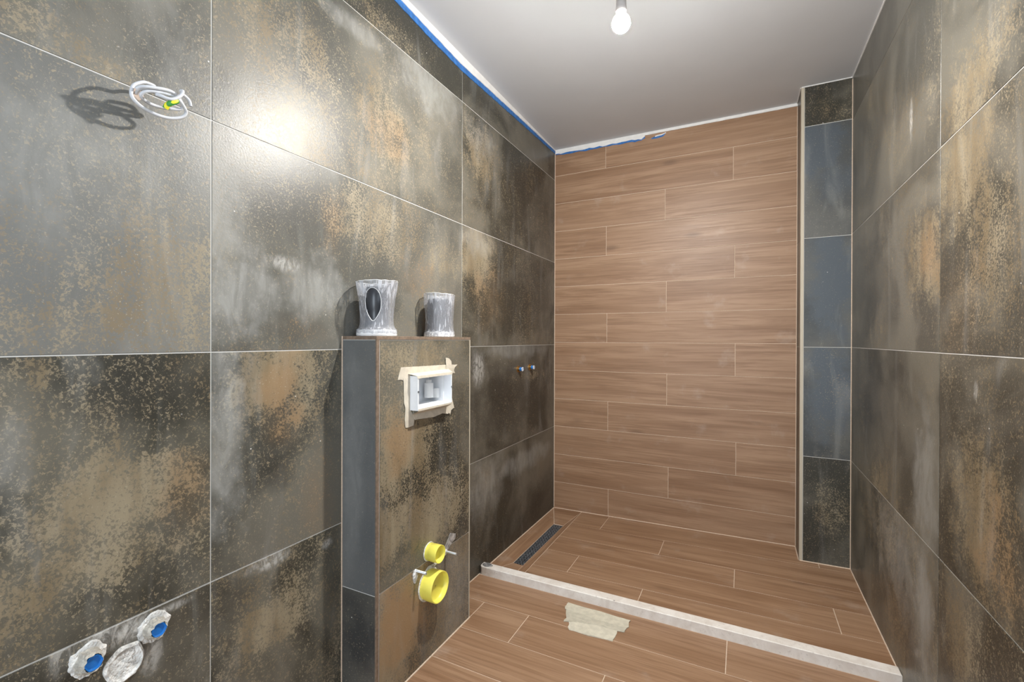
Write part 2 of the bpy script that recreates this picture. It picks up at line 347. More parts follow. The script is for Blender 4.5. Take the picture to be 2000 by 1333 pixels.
# right wall with its window opening beside the camera, outside the frame
WY0, WY1, WZ0, WZ1 = .25, 1.3, 1.2, 2.3
wr = MB()
x0, x1 = XR + .0016, XR + .14
wr.box(x0, x1, -1.3, WY0, -.02, ZC).box(x0, x1, WY1, YB + .12, -.02, ZC).box(x0, x1, WY0, WY1, -.02, WZ0).box(x0, x1, WY0, WY1, WZ1, ZC)
wr = structure(wr.build('wall_right', grout_grey, origin=(0, 0, 0)))
ZR = [0.0, .600, 1.198, 1.797, 2.397, ZC]; YR = [-.155, 1.045, 2.2447, YP + .004]
RB = {'c0r3': dict(Light=.2), 'c0r2': dict(Light=.15, Rust=.05), 'c0r1': dict(Rust=-.1), 'c0r0': dict(Rust=.15, Light=.1), 'c1r3': dict(Rust=.0, Light=.1), 'c1r2': dict(Rust=.1, Light=.05),
      'c1r1': dict(Rust=.05), 'c1r0': dict(Rust=.1), 'c0r4': dict(Light=.3, Rust=-.3), 'c1r4': dict(Light=.2)}
for c in range(3):
    for r in range(5):
        u0, u1 = YR[2 - c], YR[3 - c]; v0, v1 = ZR[r], ZR[r + 1]
        if r in (2, 3):
            if c == 2: continue
            if c == 1: u0 = WY1 + .02
        key = 'Rc%dr%d' % (c, r)
        piece('tile', rect(u0, u1, v0, v1), onR, tile_mat(key, 1, [(u0 + u1) / 2, (v0 + v1) / 2], RB.get('c%dr%d' % (c, r))), wr)
wf = MB()
for a in ((WY0, WY0 + .05, WZ0, WZ1), (WY1 - .05, WY1, WZ0, WZ1), (WY0 + .05, WY1 - .05, WZ0, WZ0 + .05), (WY0 + .05, WY1 - .05, WZ1 - .05, WZ1)):
    wf.box(XR + .05, XR + .11, *a)
structure(wf.build('window_1', white_plastic))
# pillar boxed into the back right corner
pc = structure(MB().box(XP + .0016, XR + .001, YP + .0016, YB + .05, 0.0, ZC).build('wall_pillar', grout_grey, origin=(0, 0, 0)))
PB = [dict(Rust=-.15), dict(Blue=.35, Rust=-.45), dict(Blue=.4, Rust=-.45), dict(Blue=.35, Light=.2, Rust=-.5), dict(Rust=-.05)]  # blue values put the cool daylight on the pillar's front into its colour
ZPj = [.026, .600, 1.197, 1.792, 2.402, ZC]
for r in range(5):
    piece('tile', rect(XP + .0155, XR, ZPj[r], ZPj[r + 1]), onP, tile_mat('Pr%d' % r, 0, [(XP + .0155 + XR) / 2, (ZPj[r] + ZPj[r + 1]) / 2], PB[r]), pc)
    piece('tile', rect(YP + .012, YB - .001, ZPj[r], ZPj[r + 1]), onQ, tile_mat('Qr%d' % r, 1, [0, 0], dict(Rust=.1, Dark=.5)), pc)
tp = MB().box(XP - .001, XP + .0145, YP - .0015, YP + .0005, .024, ZC).box(XP - .0015, XP + .0, YP - .0015, YP + .012, .024, ZC)
structure(tp.build('trim_1', beige_trim))
# back wall: wood-look planks in a one-third bond
wb = structure(MB().box(0.0, XP, YB + .0014, YB + .12, -.02, ZC).build('wall_back', grout_beige, origin=(0, 0, 0)))
ZB = [.004, .1945, .3985, .603, .805, 1.0115, 1.2145, 1.418, 1.62, 1.822, 2.024, 2.2265, 2.43, 2.612]
XB = [.403, .801, 1.199, .398, .789, 1.193, .389, .784, 1.188, .383, .775, 1.178, .377]
for i, xj in enumerate(XB):
    z0, z1 = ZB[i], ZB[i + 1]
    if i == 0:
        piece('plank', [(0.0, zf(0)), (xj, zf(xj)), (xj, z1), (0.0, z1)], onB, wood, wb, gap=.0013)
        piece('plank', [(xj, zf(xj)), (XP, zf(XP)), (XP, z1), (xj, z1)], onB, wood, wb, gap=.0013)
    else:
        piece('plank', rect(0.0, xj, z0, z1), onB, wood, wb, gap=.0013); piece('plank', rect(xj, XP, z0, z1), onB, wood, wb, gap=.0013)
# rear wall with doorway, behind the camera
rw = MB().box(-.12, .4, -1.3, -1.2, 0, ZC).box(1.3, XR + .12, -1.3, -1.2, 0, ZC).box(.4, 1.3, -1.3, -1.2, 2.1, ZC)
structure(rw.build('wall_rear', rear_paint))
structure(MB().box(-.12, XR + .14, -1.3, YB + .12, ZC, ZC + .1).build('ceiling', ceil_m))
# floors
fl = structure(MB().box(0, XR, -1.3, 2.575, -.12, -.0014).build('floor', grout_beige, origin=(0, 0, 0)))
rows = [(2.357, 2.569, [1.182], 0.0), (2.1500, 2.357, [.3855, 1.585], 0.0), (1.9475, 2.150, [.787], 0.0), (1.745, 1.9475, [1.19], 0.0), (1.542, 1.745, [.39, 1.59], 0), (1.34, 1.542, [.79], 0), (1.137, 1.34, [1.19], 0), (.93, 1.137, [.39, 1.59], 0)]
for y0, y1, js, _ in rows:
    xs = [0.0] + js + [XR]
    for a, b in zip(xs, xs[1:]):
        a2 = BX - .0 if (a < BX and y0 < BY1 and y1 > BY0) else a
        if a < BX and y0 < BY1 < y1:      # notched round the boxing
            piece('plank', [(BX, y0), (b, y0), (b, y1), (BX, y1)], onG, wood, fl, gap=.0017)
            piece('plank', [(0, BY1 + .002), (BX, BY1 + .002), (BX, y1), (0, y1)], onG, wood, fl, gap=.0017)
        else: piece('plank', rect(a2, b, y0, y1), onG, wood, fl, gap=.0017)
sf = MB()
for xa, xb, dz in ((0.0, .213, -.03), (.213, XR, -.0014)):
    v = []
    for x in (xa, xb):
        for y in (2.618, YB + .001): v += [(x, y, -.12), (x, y, zf(x) + dz)]
    sf.add(v, [(0, 1, 3, 2), (4, 6, 7, 5), (0, 4, 5, 1), (2, 3, 7, 6), (0, 2, 6, 4), (1, 5, 7, 3)])
sf = structure(sf.build('floor', grout_beige, origin=(0, 0, 0)))
DX = .213
for y0, y1, js in ((3.398, YB - .002, [.413, 1.604]), (3.190, 3.398, [.812]), (2.987, 3.190, [1.2005]), (2.783, 2.987, [.410, 1.603]), (2.621, 2.783, [.8015])):
    xs = [DX] + js + [XR]
    for a, b in zip(xs, xs[1:]):
        ys1 = y1
        if y1 > 3.6:
            if a >= XP: ys1 = YP - .002
            elif b > XP:
                piece('plank', [(a, y0), (b, y0), (b, YP - .002), (XP, YP - .002), (XP, y1), (a, y1)], onW, wood, sf, gap=.0017); continue
        piece('plank', rect(a, b, y0, ys1), onW, wood, sf, gap=.0017)
# cut pieces round the drain, dipping to it
d0 = -.007
SL = [(.100, 2.772), (.166, 2.766), (.171, 3.376), (.104, 3.381)]
def dip(u, v, h):
    du = max(SL[0][0] - u, u - SL[1][0], SL[0][1] - v, v - SL[2][1], 0); k = min(1, du / .045)
    return (u, v, zf(u) * k + d0 * (1 - k) + h)
gq = MB()
def gr(poly):
    n = len(poly); vs = [dip(u, v, -.0012) for u, v in poly] + [dip(u, v, -.02) for u, v in poly]
    gq.add(vs, [tuple(range(n)), tuple(range(n, 2 * n))[::-1]] + [(i, (i + 1) % n, n + (i + 1) % n, n + i) for i in range(n)])
for poly, mt in (([(0, 2.62), (.035, 2.62), SL[0], SL[3], (0, YB - .002)], wood_y),
                 ([(0, YB - .002), SL[3], SL[2], (DX, YB - .002)], wood),
                 ([(DX, YB - .002), SL[2], SL[1], (.168, 2.62), (DX, 2.62)], wood_y),
                 ([(.035, 2.62), (.168, 2.62), SL[1], SL[0]], wood)):
    gr(poly); piece('plank', poly, dip, mt, sf, gap=.0018, depth=.012)
gq.build('grout', grout_beige, sf)

# ---------------------------------------------------------------- tiled boxing for the hidden cistern
OY0, OY1, OZ0, OZ1 = 1.817, 2.024, .981, 1.094      # service opening
bxo = empty('half_wall', (BX / 2, (BY0 + BY1) / 2, 0), 'waist-high dark tiled boxing projecting from the left wall, wood-look edges', 'half wall')
k = MB(); xa, xb = .0, BX - .0016
k.box(xa, xb, BY0 + .0016, BY1 - .0016, 0, OZ0).box(xa, xb, BY0 + .0016, BY1 - .0016, OZ1, BZ - .012)
k.box(xa, xb, BY0 + .0016, OY0, OZ0, OZ1).box(xa, xb, OY1, BY1 - .0016, OZ0, OZ1)
k.build('core', grout_grey, bxo)
fy0 = BY0 + .0155
zs = .3812
piece('tile', rect(fy0, BY1 - .0055, 0.0, zs), onF, tile_mat('Ff0', 1, [(fy0 + BY1) / 2, zs / 2], dict(Light=.1, Rust=.35, Orange=.2, Speck=.2)), bxo)
# upper front tile with the opening cut out
u0, u1, v0, v1 = fy0 + .0015, BY1 - .0055 - .0015, zs + .0015, BZ - .0145
vs = []
for hh in (0, -.006):
    for (a, b, c, d) in ((u0, u1, v0, v1), (OY0, OY1, OZ0, OZ1)):
        vs += [onF(a, c, hh), onF(b, c, hh), onF(b, d, hh), onF(a, d, hh)]
fs = []
for i in range(4):
    j = (i + 1) % 4; fs += [(i, j, 4 + j, 4 + i), (8 + i, 8 + j, 12 + j, 12 + i), (i, j, 8 + j, 8 + i), (4 + i, 4 + j, 12 + j, 12 + i)]
cen = onF((u0 + u1) / 2, (v0 + v1) / 2, 0)
mesh_obj('tile', vs, fs, tile_mat('Ff1', 1, [cen[1], cen[2]], dict(Rust=-.05, Speck=.25)), bxo, origin=cen)
for i, (a, b) in enumerate(((0.0, .3790), (.3790, BZ - .0125))):
    piece('tile', rect(.002, BX - .001, a, b), onS, tile_mat('Ss%d' % i, 0, [BX / 2, (a + b) / 2], dict(Rust=-.45, Blue=.5 if i else .2, Dark=0 if i else .4, Light=.45 if i else 0.0)), bxo)  # blue of the side tiles is cool daylight painted into their colour
piece('tile', rect(.002, BX - .002, 0.0, BZ - .0125), lambda u, v, h: (u, BY1 + h, v), tile_mat('Bs0', 0, [0, 0], {}), bxo)
e = MB().box(BX - .004, BX + .0008, BY0 - .0008, BY0 + .0125, 0.0, BZ - .0005); e.build('edge_strip', wood_z, bxo)['label'] = 'upright wood-look edge strip'
e = MB().box(BX - .004, BX + .0005, BY1 - .0045, BY1 + .0005, 0.0, BZ - .0125); e.build('edge_strip', beige_trim, bxo)['label'] = 'thin pale edge strip'
piece('top_plank', rect(.0, BX + .001, BY0 - .001, BY1 + .001), lambda u, v, h: (u, v, BZ + h), wood_e, bxo, gap=.0003, depth=.0115, bev=.0006)['label'] = 'wood-look cover plank'

# service opening with sleeve and tape
so = empty('flush_plate_opening', (BX, (OY0 + OY1) / 2, OZ0), 'open white plastic service box sunk in the boxing, edged with torn masking tape', 'opening')
XF, XK = .1925, .085
k = MB(); th = .006
for (a, b, c, d) in ((OY0 - th, OY0, OZ0 - th, OZ1 + th), (OY1, OY1 + .004, OZ0 - th, OZ1 + th), (OY0, OY1, OZ1, OZ1 + th), (OY0, OY1, OZ0 - th, OZ0)):
    k.box(BX, XF, a, b, c, d)
k.build('sleeve', foam_white, so)
k = MB()
k.box(XK, BX - .0, OY0 + .0005, OY0 + .003, OZ0 + .0005, OZ1 - .0005).box(XK, BX, OY1 - .003, OY1 - .0005, OZ0 + .0005, OZ1 - .0005)
k.box(XK, BX, OY0 + .003, OY1 - .003, OZ0 + .0005, OZ0 + .003).box(XK, BX, OY0 + .003, OY1 - .003, OZ1 - .003, OZ1 - .0005).box(XK - .003, XK, OY0 + .0005, OY1 - .0005, OZ0 + .0005, OZ1 - .0005)
k.build('inner_box', foam_white, so)
k = MB().tube([(XK + .03, OY1 - .045, OZ0 + .020), (XK + .03, OY1 - .045, OZ0 + .078)], .018, 16, sub=1)
k.tube([(XK + .03, OY1 - .045, OZ0 + .078), (XK + .03, OY1 - .045, OZ0 + .09)], .011, 12, sub=1)
k.box(XK + .005, XK + .055, OY1 - .026, OY1 - .008, OZ0 + .018, OZ0 + .055)
k.build('fill_valve', white_plastic, so, True)
k = MB()
for i in range(6): k.box(XK, XK + .004, OY0 + .03 + i * .013, OY0 + .037 + i * .013, OZ0 + .02, OZ1 - .02)
k.build('ribs', white_plastic, so)
for y, z in ((OY0 - .003, 1.043), (OY1 + .002, 1.043)):
    MB().lathe((XF - .0005, y, z), (1, 0, 0), [(0, .004), (.002, .004), (.002, .0015)], 10, True).build('screw', dark_steel, so)
def flat(name, poly, place, mat, parent=None, thick=.0012, wrinkle=.0, seed=1):
    n = len(poly); rr = random.Random(seed)
    cu, cv = sum(p[0] for p in poly) / n, sum(p[1] for p in poly) / n
    dense = []
    for i in range(n):
        a, b = poly[i], poly[(i + 1) % n]; l = math.hypot(b[0] - a[0], b[1] - a[1]); m = max(1, int(l / .008))
        for q in range(m):
            jj = .0012 if m < 4 else .0004
            dense.append((a[0] + (b[0] - a[0]) * q / m + rr.uniform(-jj, jj), a[1] + (b[1] - a[1]) * q / m + rr.uniform(-jj, jj)))
    n = len(dense); rings = [1, .97, .8, .55, .3]; vs = []; fs = []
    for s in rings:
        for u, v in dense:
            uu, vv = cu + (u - cu) * s, cv + (v - cv) * s
            h = thick + wrinkle * (noise.noise((uu * 14, vv * 110, seed)) * .5 + .5)
            vs.append(place(uu, vv, h))
    vs.append(place(cu, cv, thick + wrinkle * .5)); c = len(vs) - 1
    vs += [place(u, v, 0) for u, v in dense]
    for r in range(4):
        for i in range(n):
            j = (i + 1) % n; fs.append((r * n + i, r * n + j, r * n + n + j, r * n + n + i))
    for i in range(n):
        j = (i + 1) % n; fs.append((4 * n + i, 4 * n + j, c)); fs.append((i, j, c + 1 + j, c + 1 + i))
    return mesh_obj(name, vs, fs, mat, parent, True)
TT = dict(top=[(1.7624,1.1334),(1.8867,1.1314),(2.0315,1.13),(2.1198,1.1267),(2.1001,1.1153),(2.0929,1.1034),(2.1027,1.0919),(2.069,1.094),(2.0409,1.0931),(1.9609,1.0932),(1.8518,1.0944),(1.8034,1.0907),(1.7713,1.0873),(1.7453,1.0905),(1.7538,1.1105)],
 left=[(1.773,1.093),(1.8106,1.0973),(1.8108,1.0689),(1.8104,.979),(1.8222,.9631),(1.8354,.9468),(1.8306,.9164),(1.8077,.9143),(1.7861,.9156),(1.7824,.9454),(1.7858,.9846),(1.7779,1.0042),(1.7756,1.0626)],
 bottom=[(1.8222,.975),(1.8523,.9725),(2.0369,.9712),(2.0439,.9584),(2.051,.9281),(2.0279,.938),(1.9574,.9299),(1.9035,.9329),(1.8373,.9369),(1.8297,.9524)],
 right=[(2.0313,1.1586),(2.0522,1.1566),(2.0711,1.1438),(2.0726,1.1167),(2.069,1.0765),(2.0717,1.0223),(2.0791,.9728),(2.0937,.9479),(2.0697,.9416),(2.0651,.9261),(2.0463,.9327),(2.0415,.972),(2.0325,1.011),(2.0325,1.078),(2.035,1.1317)])
for i, (kk, pl) in enumerate(TT.items()):
    flat('tape_strip', pl, lambda u, v, h, i=i: (BX + .0004 + .0009 * i + h, u, v), masking_w, so, .0007, .0016, i)
# strips folded out over the sleeve's edge
MB().add([(BX + .002, 1.80, 1.108), (BX + .002, 2.05, 1.112), (XF + .001, 2.03, 1.1025), (XF + .001, 1.806, 1.1005), (XF + .002, 2.028, 1.093), (XF + .002, 1.808, 1.091)], [(0, 1, 2, 3), (3, 2, 4, 5)]).build('tape_strip', masking_w, so)
MB().add([(XF + .001, 1.812, .973), (XF + .001, 2.028, .9745), (XF + .0015, 2.026, .9815), (XF + .0015, 1.814, .981), (BX + .003, 2.04, .958), (BX + .003, 1.818, .957)], [(0, 1, 2, 3), (5, 4, 1, 0)]).build('tape_strip', masking_w, so)

# ---------------------------------------------------------------- marble threshold and drain
mm, t, b = new_mat('threshold_marble')
tc = t.new('ShaderNodeTexCoord').outputs['Object']
cl = t.noise(tc, 14, 5, .6, .8); fn = t.noise(tc, 90, 4, .65)
colr = t.mix(t.step(cl, .3, .7), (.70, .64, .58), (.84, .80, .75))
colr = t.mix(t.math('MULTIPLY', t.step(fn, .58, .72), .55), colr, (.50, .45, .41))
pit = t.step(t.new('ShaderNodeTexVoronoi', {'Vector': t.vscale(tc, (.6, 1.4, 1.4)), 'Scale': 26.0}).outputs['Distance'], .10, .04)
colr = t.mix(t.math('MULTIPLY', pit, t.step(t.noise(tc, 5, 1), .55, .6)), colr, (.22, .19, .18))
t.l.new(colr, b.inputs['Base Color']); b.inputs['Roughness'].default_value = .5
CH = .042; y0, y1 = 2.570, 2.6205; xl, xr_ = .0005, XR - .0005; rc = .022
pr = [(xl + rc - rc * math.cos(a), y0 + rc - rc * math.sin(a)) for a in [math.pi / 2 * q / 6 for q in range(7)]]
outl = pr + [(xr_, y0), (xr_, y1), (xl, y1)]
ins = inset(outl, .0025); n = len(outl)
vs = [(u, v, -.001) for u, v in outl] + [(u, v, CH - .003) for u, v in outl] + [(u, v, CH) for u, v in ins]
fs = [tuple(range(2 * n, 3 * n)), tuple(range(n))[::-1]]
for r_ in (0, n):
    for i in range(n): j = (i + 1) % n; fs.append((r_ + i, r_ + j, r_ + n + j, r_ + n + i))
tag(mesh_obj('marble_threshold', vs, fs, mm), 'long pale marble threshold bar laid across the floor at the shower entrance', 'threshold')
ms = MB(); seg = 26
for q, (rr_, hh) in enumerate(((1, .0), (.85, .003), (.6, .0035), (.42, .0015), (.36, .001))):
    pass
rings = []
for rr_, hh in ((1, .0001), (.86, .0032), (.62, .0036), (.45, .0012)):
    rings.append([Vector((.034 + .030 * rr_ * math.cos(a) * (1 + .08 * math.sin(3 * a + 1)), 2.5975 + .0205 * rr_ * math.sin(a) * (1 + .07 * math.cos(4 * a)), CH + hh)) for a in [2 * math.pi * q / seg for q in range(seg)]])
smear = ms.loft(rings).build('mortar_blob', plain('grey_mortar', (.22, .22, .22), .5, bump=.003, bscale=150, var=.5), None, True)
tag(smear, 'ring of dried grey mortar on the left end of the marble threshold', 'mortar')
dr = empty('linear_drain', (.135, 3.07, d0), 'narrow dark linear shower drain set in the floor beside the left wall', 'drain')
k = MB().box(.102, .1665, 2.771, 3.377, -.03, d0 - .004); k.build('channel', black, dr)
k = MB(); i = 0
gx0, gx1 = .108, .163
k.box(gx0 - .005, gx0 - .002, 2.773, 3.375, -.02, d0 - .0005).box(gx1 + .0005, gx1 + .003, 2.773, 3.375, -.02, d0 - .0005)
yy = 2.776
row = 0
while yy < 3.37:
    off = .0 if row % 2 == 0 else .009
    for q in range(3):
        a = gx0 + q * .0185 + off * .6; bq = min(a + .0105, gx1)
        k.box(a, bq, yy, yy + .0085, -.02, d0 - .001)
    k.box(gx0 - .002, gx1, yy + .0095, yy + .0125, -.02, d0 - .002)
    yy += .0145; row += 1
k.build('grate', dark_steel, dr)

# ---------------------------------------------------------------- floor tape
fsx = dict(a=[(.5099,2.5248),(.6587,2.5218),(.8011,2.5172),(.7967,2.5037),(.8034,2.4676),(.7972,2.458),(.653,2.4532),(.5164,2.4688),(.5088,2.4822),(.5103,2.5005)],
 b=[(.521,2.4711),(.6458,2.4772),(.7972,2.4688),(.7976,2.4561),(.7947,2.4272),(.7661,2.4213),(.6623,2.4171),(.5394,2.3824),(.5428,2.4109),(.5291,2.4414)],
 c=[(.548,2.4182),(.684,2.4331),(.7657,2.4292),(.7674,2.4029),(.7665,2.3779),(.7649,2.3473),(.7416,2.3473),(.6634,2.3377),(.6035,2.3404),(.5818,2.3379),(.5689,2.3528),(.5688,2.3745)])
ft = empty('masking_tape_patch', (.66, 2.43, 0), 'patch of overlapping crumpled masking tape strips stuck on the wood-look floor', 'tape')
for i, (kk, pl) in enumerate(fsx.items()):
    flat('tape_strip', pl, lambda u, v, h, i=i: (u, v, .0002 + .0010 * (2 - i) + h), (masking, masking_b, masking_c)[i], ft, .0008, .0042, i + 5)

# ---------------------------------------------------------------- strips along the ceiling
def band(name, pts, place, mat, parent=None, th=.002, seed=0, jl=.0015, ju=.0015):
    """pts: (u, lower v, upper v)"""
    rr = random.Random(seed); vs = []; D = []
    for (a, b) in zip(pts, pts[1:]):
        m = max(1, int(abs(b[0] - a[0]) / .02))
        D += [tuple(a[q] + (b[q] - a[q]) * i / m for q in range(3)) for i in range(m)]
    D.append(pts[-1])
    for u, lo, hi in D:
        lo += rr.uniform(-jl, jl); hi += rr.uniform(-ju, ju)
        vs += [place(u, lo, 0), place(u, lo, th), place(u, hi, th), place(u, hi, 0)]
    fs = [(3, 2, 1, 0), tuple(len(vs) - 4 + q for q in range(4))]
    for i in range(len(D) - 1):
        for q in range(4):
            a, b = i * 4 + q, i * 4 + (q + 1) % 4; fs.append((a, b, b + 4, a + 4))
    return mesh_obj(name, vs, fs, mat, parent)
TL = [(1.0, 2.570, 2.600), (1.9, 2.5726, 2.600), (2.15, 2.556, 2.587), (2.39, 2.548, 2.5775), (3.0, 2.572, 2.598), (3.638, 2.5955, 2.616)]
tag(band('ceiling_edge_tape', TL, onL, blue_tape, None, .0025, 3), 'long blue masking tape strip along the top of the dark left wall', 'tape')
structure(band('trim_2', [(u, hi - .002, ZC - .0003) for u, lo, hi in TL], onL, white_caulk, None, .006, 4, .001, 0))
structure(band('trim_3', [(.006, 2.603, ZC - .0003), (XP, 2.604, ZC - .0003)], onB, white_caulk, None, .006, 5, .0006, 0))
structure(band('trim_4', [(XP + .001, ZC - .005, ZC - .0003), (XR - .004, ZC - .005, ZC - .0003)], lambda u, v, h: (u, YP - .0016 - h, v), white_caulk, None, .004, 6, .0004, 0))
structure(band('trim_5', [(-1.1, ZC - .005, ZC - .0003), (YP - .004, ZC - .005, ZC - .0003)], onR, white_caulk, None, .004, 7, .0004, 0))
structure(band('trim_6', [(YP, ZC - .005, ZC - .0003), (YB - .007, ZC - .005, ZC - .0003)], lambda u, v, h: (XP - .0016 - h, u, v), white_caulk, None, .003, 8, .0004, 0))
# fine pale grout fillets in the floor and corner joints
def bead(name, a, b, r=.0035):
    structure(MB().tube([a, b], r, 8, sub=1).build(name, grout_beige, None, True))
bead('trim_7', (.0015, 2.625, zf(0)), (.0015, YB, zf(0))); bead('trim_8', (0.004, YB - .0015, zf(0)), (XP, YB - .0015, zf(XP)), .003)
bead('trim_9', (XP + .003, YP - .003, zf(XP)), (XR, YP - .003, zf(XR)), .004); bead('trim_10', (XR - .001, 2.63, zf(XR)), (XR - .001, YP - .003, zf(XR)), .003)
bead('trim_11', (BX + .001, .9, .0), (BX + .001, BY1, .0), .0035); bead('trim_12', (.0015, YB - .001, .01), (.0015, YB - .001, 2.6), .003)
bead('trim_13', (XR - .001, YP - .001, .03), (XR - .001, YP - .001, 2.61), .0025); bead('trim_14', (XP - .001, YB - .001, .03), (XP - .001, YB - .001, 2.6), .002)
bead('trim_15', (.0008, BY0 - .0008, .002), (.0008, BY0 - .0008, BZ), .0022); bead('trim_16', (.002, BY1 + .012, .0), (.002, 2.568, .0), .003)
bead('trim_17', (XP - .0025, YP + .005, zf(XP)), (XP - .0025, YB - .002, zf(XP)), .003)
# ragged tape and plaster below the ceiling on the wood wall
rag = empty('torn_tape_remnant', (.33, YB, 2.59), 'torn blue tape smeared with white filler, upper left of the wood-look wall', 'tape')
P = [(.004, 2.586, 2.606), (.086, 2.580, 2.606), (.141, 2.581, 2.606), (.23, 2.5765, 2.606), (.29, 2.5795, 2.606), (.355, 2.5805, 2.606), (.45, 2.577, 2.606), (.535, 2.5765, 2.606), (.62, 2.5735, 2.604), (.644, 2.590, 2.603)]
band('tape', P, onB, blue_tape, rag, .0016, 11, .003, .0).name = 'blue_strip'
band('filler', [(u, lo + .006 + .007 * abs(math.sin(u * 9)), hi) for u, lo, hi in P], onB, white_caulk, rag, .0045, 12, .004, .0)
rag2 = empty('torn_tape_remnant', (.73, YB, 2.585), 'small scrap of torn blue tape right of the longer one on the wood-look wall', 'tape')
band('blue_strip', [(.685, 2.573, 2.577), (.715, 2.570, 2.587), (.76, 2.577, 2.590), (.778, 2.594, 2.598)], onB, blue_tape, rag2, .0016, 13)
band('filler', [(.71, 2.582, 2.588), (.75, 2.585, 2.593), (.779, 2.593, 2.598)], onB, white_caulk, rag2, .003, 14)

# ---------------------------------------------------------------- hanging bulb
BC = Vector((.873, 2.0, 2.275))
pb_ = empty('hanging_bulb', (BC.x, BC.y, ZC), 'bare lit light bulb in a plain white socket hanging from the ceiling', 'light bulb')
MB().tube([(BC.x, BC.y, ZC - .001), (BC.x, BC.y, BC.z + .095)], .0035, 10, sub=1).build('flex', white_plastic, pb_, True)
MB().lathe((BC.x, BC.y, ZC - .022), (0, 0, 1), [(0, .012), (.004, .03), (.016, .036), (.0215, .037)], 28, True).build('ceiling_cap', white_plastic, pb_, True)
sock = plain('socket_plastic', (.52, .48, .46), .5)
MB().lathe((BC.x, BC.y, BC.z + .037), (0, 0, 1), [(0, .0170), (.001, .0180), (.012, .0180), (.016, .0165), (.05, .0160), (.056, .012), (.060, .006)], 28, True).build('socket', sock, pb_, True)
MB().lathe((BC.x, BC.y, BC.z + .026), (0, 0, 1), [(0, .0135), (.010, .0145), (.0125, .0145)], 24, True).build('collar', white_plastic, pb_, True)
def lit(name, st):
    m = bpy.data.materials.new(name); m.use_nodes = True; t = NT(m.node_tree); t.n.remove(m.node_tree.nodes['Principled BSDF'])
    em = t.new('ShaderNodeEmission', {'Color': (1, .97, .92, 1), 'Strength': st})
    t.l.new(em.outputs[0], m.node_tree.nodes['Material Output'].inputs['Surface']); return m
# LED bulb: the diffuser dome shines down and sideways, the neck above it only glows
rb_ = .0300
def bp_(a): return (-rb_ * math.cos(a), rb_ * math.sin(a))
MB().lathe(BC, (0, 0, 1), [bp_(math.radians(a)) for a in (8, 22, 38, 54, 68, 80)], 20, True).build('diffuser', lit('lit_diffuser', BULB_STRENGTH), pb_, True, origin=tuple(BC))
MB().lathe(BC, (0, 0, 1), [bp_(math.radians(a)) for a in (80, 95, 110, 125, 140, 152)] + [(.030, .0135)], 28, True).build('neck', lit('glowing_neck', 9.0), pb_, True, origin=tuple(BC))

# ---------------------------------------------------------------- cable coil on the left wall
STRANDS = {
    'a': [(0.0,1.0396,1.7901),(0.02,1.0363,1.7939),(0.035,1.0429,1.7963),(0.045,1.0499,1.7984),(0.05,1.051,1.7999),(0.052,1.0456,1.7998),(0.054,1.0351,1.7983),(0.056,1.0256,1.7948),(0.06,1.0091,1.7805),(0.062,1.0028,1.7673),(0.064,1.0014,1.7544),(0.064,1.006,1.7459),(0.062,1.0192,1.7385),(0.06,1.0381,1.7348),(0.06,1.0576,1.734),(0.06,1.0778,1.7377),(0.062,1.0955,1.7455),(0.065,1.1046,1.7534),(0.068,1.1075,1.7622),(0.072,1.102,1.7693),(0.075,1.0929,1.7772),(0.078,1.083,1.781),(0.08,1.0707,1.7804),(0.08,1.0577,1.7798),(0.08,1.043,1.7766),(0.078,1.0296,1.7722),(0.074,1.0202,1.7665),(0.068,1.0174,1.7601),(0.062,1.0229,1.7565),(0.056,1.0342,1.7555),(0.052,1.0457,1.7561),(0.05,1.0575,1.7575),(0.05,1.0695,1.7601),(0.05,1.088,1.7656),(0.052,1.1028,1.7707),(0.056,1.1072,1.7776),(0.066,1.0987,1.7819),(0.078,1.084,1.7861),(0.084,1.0697,1.788),(0.086,1.0537,1.7853),(0.086,1.0372,1.7805),(0.084,1.0221,1.776),(0.078,1.0119,1.7724),(0.072,1.0065,1.7667)],
    'b': [(0.078,1.042,1.7705),(0.088,1.0469,1.7672),(0.092,1.0547,1.765),(0.095,1.0641,1.7665),(0.095,1.0743,1.7741),(0.094,1.084,1.7857),(0.09,1.0887,1.7969),(0.084,1.0882,1.7992),(0.078,1.0924,1.7981),(0.072,1.1009,1.7978),(0.07,1.1094,1.7953),(0.07,1.1144,1.7894),(0.07,1.1162,1.7797)],
    'e': [(0.082,1.0577,1.746),(0.086,1.0587,1.7522),(0.09,1.0627,1.7576),(0.092,1.0697,1.7637),(0.09,1.0768,1.7697)],
}

cc = empty('cable_coil', (0, 1.0408, 1.7891), 'looped grey electrical cable hanging from a hole in the left wall', 'cable')
k = MB()
for q in 'ab': k.tube(STRANDS[q], .0036, 10, sub=4)
k.build('cable', cable_m, cc, True)
yg, t, b = new_mat('earth_wire_stripes')
w_ = t.new('ShaderNodeTexWave', {'Vector': t.new('ShaderNodeTexCoord').outputs['Object'], 'Scale': 32.0, 'Distortion': .5})
t.l.new(t.mix(t.step(w_.outputs['Fac'], .42, .5), (.80, .72, .02), (.05, .28, .05)), b.inputs['Base Color'])
MB().tube(STRANDS['e'], .0058, 10, sub=3).build('earth_wire', yg, cc, True)
MB().lathe((0.0005, 1.0408, 1.7891), (1, 0, 0), [(0, .013), (.001, .012), (.0015, .009), (.0005, .006)], 18, True, wob=lambda h, a: .0015 * math.sin(5 * a)).build('wall_hole', plain('raw_plaster', (.5, .4, .33), .9), cc)

